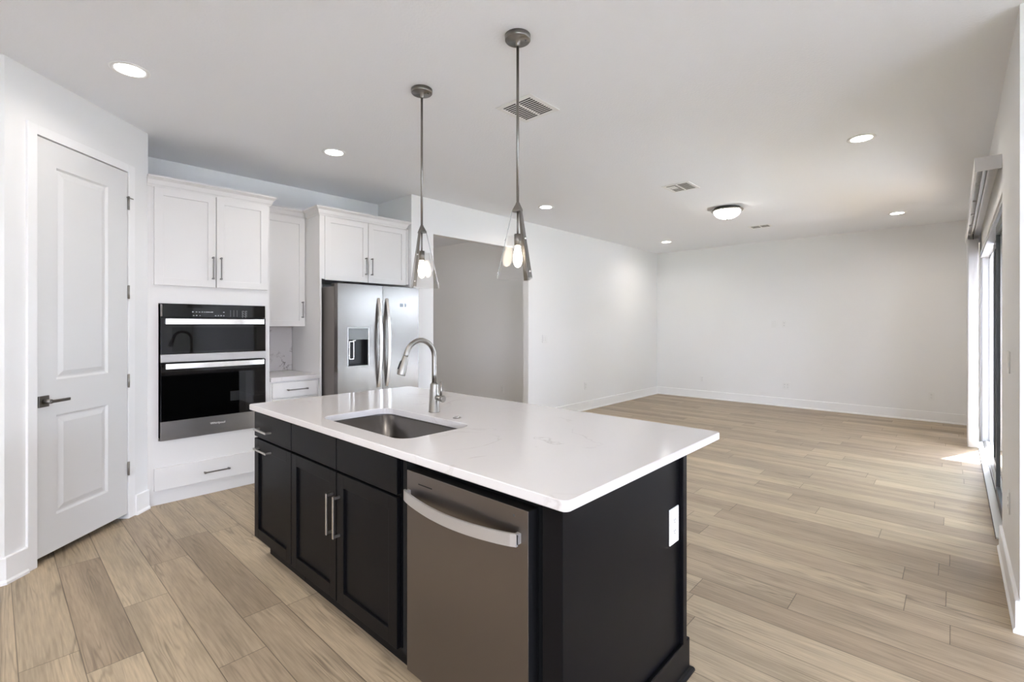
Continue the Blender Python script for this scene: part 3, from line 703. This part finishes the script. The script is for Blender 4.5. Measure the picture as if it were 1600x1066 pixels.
# ------------------------------------------------------------------ electrical plates
def outlet(F, u, v, label, w=.073, h=.118, kind='outlet', name='wall_outlet', group=None):
    t = thing(name, F.p(u, v, 0), label, 'outlet' if kind in ('outlet', 'double') else 'switch', group)
    MB().fbox(F, u - w / 2, u + w / 2, v - h / 2, v + h / 2, .0005, .006, .002).build('cover_plate', M_plate, t)
    if kind in ('outlet', 'double'):
        for cu in ((u,) if kind == 'outlet' else (u - .023, u + .023)):
            for cv in (v - .021, v + .021):
                r_ = MB().fbox(F, cu - .017, cu + .017, cv - .015, cv + .015, .005, .0075, .002).build('receptacle', M_plate, t)
                m = MB()
                for du in (-.006, .006): m.fbox(F, cu + du - .001, cu + du + .001, cv - .002, cv + .006, .0075, .0078)
                m.fbox(F, cu - .002, cu + .002, cv - .010, cv - .006, .0075, .0078); m.build('slot', M_slot, r_)
    else:
        n_ = 2 if w > .1 else 1
        for k in range(n_):
            cu = u + (k - (n_ - 1) / 2) * .046
            MB().fbox(F, cu - .016, cu + .016, v - .033, v + .033, .005, .0085, .002).build('rocker', M_plate, t)
    return t
FB = Frame((0, YB, 0), (1, 0, 0), (0, -1, 0)); FLW = Frame((XL, 0, 0), (0, 1, 0), (1, 0, 0)); FRW = Frame((XR, 0, 0), (0, 1, 0), (-1, 0, 0))
FEP = Frame((-.800, 0, 0), (0, 1, 0), (1, 0, 0)); FH = Frame((0, 5.66, 0), (1, 0, 0), (0, -1, 0))
outlet(FEP, 1.785, .617, 'white outlet on the charcoal end panel of the island', .078, .138)
outlet(FB, -3.528, .367, 'leftmost low outlet on the far wall near the corner')
outlet(FB, -2.104, .356, 'double-width low outlet in the middle of the far wall', .118, .118, 'double')
outlet(FB, -.247, .368, 'low outlet at right end of the far wall near the blinds')
outlet(FB, -2.296, 1.404, 'blank white plate high on the far wall, left of the pair', .075, .118, 'switch', 'blank_plate')
outlet(FB, -2.134, 1.404, 'high outlet on the far wall, right of the pair')
outlet(FLW, 5.512, 1.186, 'white light switch on left wall just past the hall opening', .12, .118, 'switch', 'light_switch')
outlet(FLW, 6.575, .395, 'low outlet on left wall above the island worktop edge')
outlet(FRW, 3.72, 1.19, 'white switch plate on the right wall beside the sliding door', .12, .118, 'switch', 'light_switch')
outlet(FRW, 3.70, .44, 'low outlet on the right wall beside the sliding door')
outlet(FH, -5.434, .345, 'low outlet on the dim hall wall')

# ------------------------------------------------------------------ ceiling fittings
def spot(loc, energy):
    o = lamp('led_light', 'AREA', (loc[0], loc[1], H - .012), energy, (1, .93, .84), shape='DISK', size=.13); o.data.spread = math.radians(150); return o
dl = thing('recessed_light', (-3.444, .533, H), 'recessed ceiling light nearest the camera, above the pantry door', 'ceiling light', 'recessed ceiling lights')
MB().lathe((-3.444, .533, H), [(.095, -.0005), (.095, -.004), (.088, -.007), (.070, -.005), (.068, -.0005)], 40, cap0=False, cap1=False).build('trim_ring', M_plate, dl)
MB().lathe((-3.444, .533, H), [(.069, -.003), (.069, -.0045)], 40).build('lens', M_lens, dl)
spot((-3.444, .533), LED * .6)
for x, y, lb in ((-3.831, 1.951, 'recessed ceiling light in front of the refrigerator cabinets'), (-3.695, 4.622, 'recessed ceiling light beside the hall opening'), (-3.704, 7.987, 'recessed ceiling light in the far left corner'),
                 (-.533, 4.579, 'recessed ceiling light nearest the sliding door'), (-.549, 7.96, 'recessed ceiling light in the far right corner')):
    copy_thing(dl, (x, y, H), lb); spot((x, y), LED * (.8 if y < 2 else 1))

for p_ in ((-1.6, .1), (-2.4, -1.2), (-.9, -1.3), (.9, -.6)): spot(p_, 4.4)      # added area lamps without fixtures, brightening the kitchen from out of view
fm = thing('flush_ceiling_light', (-2.075, 6.181, H), 'frosted dome ceiling light with nickel ring in the living room', 'ceiling light')
MB().lathe((-2.075, 6.181, H), [(.15, -.0005), (.155, -.02), (.182, -.028), (.186, -.036), (.18, -.042), (.155, -.042)], 48).build('pan', M_nickel, fm)
dome = MB().lathe((-2.075, 6.181, H), [(.155, -.040)] + [(.155 * math.cos(a), -.042 - .095 * math.sin(a)) for a in [i * math.pi / 2 / 12 for i in range(1, 12)]] + [(.006, -.137)], 48).build('glass_dome', M_dome, fm)
MB().lathe((-2.075, 6.181, H - .137), [(.009, 0), (.011, -.006), (.006, -.014)], 16).build('finial', M_nickel, fm)

def vent(x0, x1, y0, y1, label, n, hs, group='ceiling air vents'):
    t = thing('air_vent', ((x0 + x1) / 2, (y0 + y1) / 2, H), label, 'vent', group)
    fw = .032; m = MB(); z0, z1 = H - .0035 - hs, H - .0005
    m.box(x0, x1, y0, y0 + fw, z0, z1, .002); m.box(x0, x1, y1 - fw, y1, z0, z1, .002); m.box(x0, x0 + fw, y0 + fw, y1 - fw, z0, z1, .002); m.box(x1 - fw, x1, y0 + fw, y1 - fw, z0, z1, .002)
    m.box((x0 + x1) / 2 - .008, (x0 + x1) / 2 + .008, y0 + fw, y1 - fw, z0 + .002, z1); m.build('frame', M_plate, t)
    MB().box(x0 + fw, x1 - fw, y0 + fw, y1 - fw, H - .002, H - .001).build('duct_dark_sheet', M_duct, t)  # black sheet stands in for the shade behind the louvers
    for a, c in ((x0 + fw, (x0 + x1) / 2 - .008), ((x0 + x1) / 2 + .008, x1 - fw)):
        m = MB(); s_ = (y1 - y0 - 2 * fw) / n
        for k in range(n + 1):
            y = y0 + fw + k * s_
            m.loft([[Vector((q, y - .003, H - .0028)), Vector((q, y + .003, H - .0028 - hs)), Vector((q, y + .0042, H - .0022 - hs)), Vector((q, y - .0018, H - .0022))] for q in (a, c)], smooth=False)
        m.build('louver_bank', M_plate, t)
    return t
vent(-2.257, -1.953, 2.283, 2.592, 'square return air vent in the ceiling behind the pendant lights', 11, .0022)
v2 = vent(-2.262, -1.972, 4.755, 5.065, 'supply air vent in the ceiling between pendants and dome light', 7, .003)
v3 = vent(-2.254, -1.956, 7.57, 7.78, 'small air vent in the ceiling beyond the dome light', 4, .0012)
b = MB()
for k in range(7):
    y0 = 4.80; b.box(-2.225 + k * .003, -2.14, y0 + k * .016, y0 + k * .016 + .014, H - .010, H - .0085)
b.build('deflector', M_plate, v2)

# ------------------------------------------------------------------ pendants
def pendant(x, y, turn, label):
    t = thing('pendant_light', (x, y, H), label, 'pendant light', 'pendant lights over the island')
    MB().lathe((x, y, H), [(.064, -.0005), (.064, -.022), (.061, -.026), (.012, -.026), (.011, -.05), (.0075, -.054)], 40).build('canopy', M_pend, t)
    for a in (0.6, 2.6): MB().lathe((x + .04 * math.cos(a), y + .04 * math.sin(a), H - .026), [(.005, 0), (.0045, -.004), (.002, -.006)], 12).build('canopy_screw', M_nickel_d, t)
    MB().cyl((x, y, H - .05), (x, y, 2.0), .0068, n=16).build('rod', M_pend, t)
    zt_, zb_ = 1.835, 1.617
    R = lambda z: .026 + (.104 - .026) * (1.960 - z) / (1.960 - zb_)
    def tri(rad, z, cut=.13):
        return [Vector((x + rad * math.cos(math.radians(turn + 120 * k) + c), y + rad * math.sin(math.radians(turn + 120 * k) + c), z)) for k in range(3) for c in (-cut, cut)]
    m = MB(); m.loft([tri(.009, 2.004, .5), tri(.013, 1.994, .5), tri(.030, 1.964, .35), tri(.030, 1.957, .35)], smooth=False); m.build('cap', M_pend, t)
    m = MB(); th = .010
    m.loft([tri(R(zt_), zt_), tri(R(zb_), zb_), tri(R(zb_) - th, zb_), tri(R(zt_) - th, zt_), tri(R(zt_), zt_)], False, False, smooth=False)
    bmesh.ops.remove_doubles(m.bm, verts=m.bm.verts, dist=.0002)
    m.build('glass_shade', M_shade, t)
    for k in range(3):
        a = math.radians(turn + 120 * k); d = Vector((math.cos(a), math.sin(a), 0)); e = Vector((-d.y, d.x, 0))
        m = MB(); lo = []
        for z, hw in ((1.960, .006), (zb_ + .004, .0105)):
            c = Vector((x, y, z)) + d * (R(z) * .995 + .0006); lo.append([c - e * hw, c + e * hw, c + e * hw + d * .003, c - e * hw + d * .003])
        m.loft(lo, smooth=False); st_ = m.build('strap', M_pend, t)
        for z in (1.815, 1.650):
            MB().lathe(Vector((x, y, z)) + d * (R(z) * .995 + .003), [(.0055, 0), (.0055, .003), (.003, .005)], 12, axis=d).build('strap_screw', M_bright, st_)
    m = MB().cyl((x, y, 1.962), (x, y, 1.845), .005, n=12); m.cyl((x, y, 1.845), (x, y, 1.788), .0175, n=24); m.build('socket', M_pend, t)
    MB().lathe((x, y, 1.788), [(.012, 0), (.014, -.012), (.021, -.04), (.0235, -.065), (.021, -.088), (.013, -.104), (.003, -.110)], 24).build('bulb', M_bulb, t)
    return t
pendant(-2.413, 1.797, 59.7, 'glass pendant light over the sink end of the island')
pendant(-1.611, 1.789, 228, 'glass pendant light over the near end of the island')

for o in bpy.data.objects:
    if 'base' in o: del o['base']
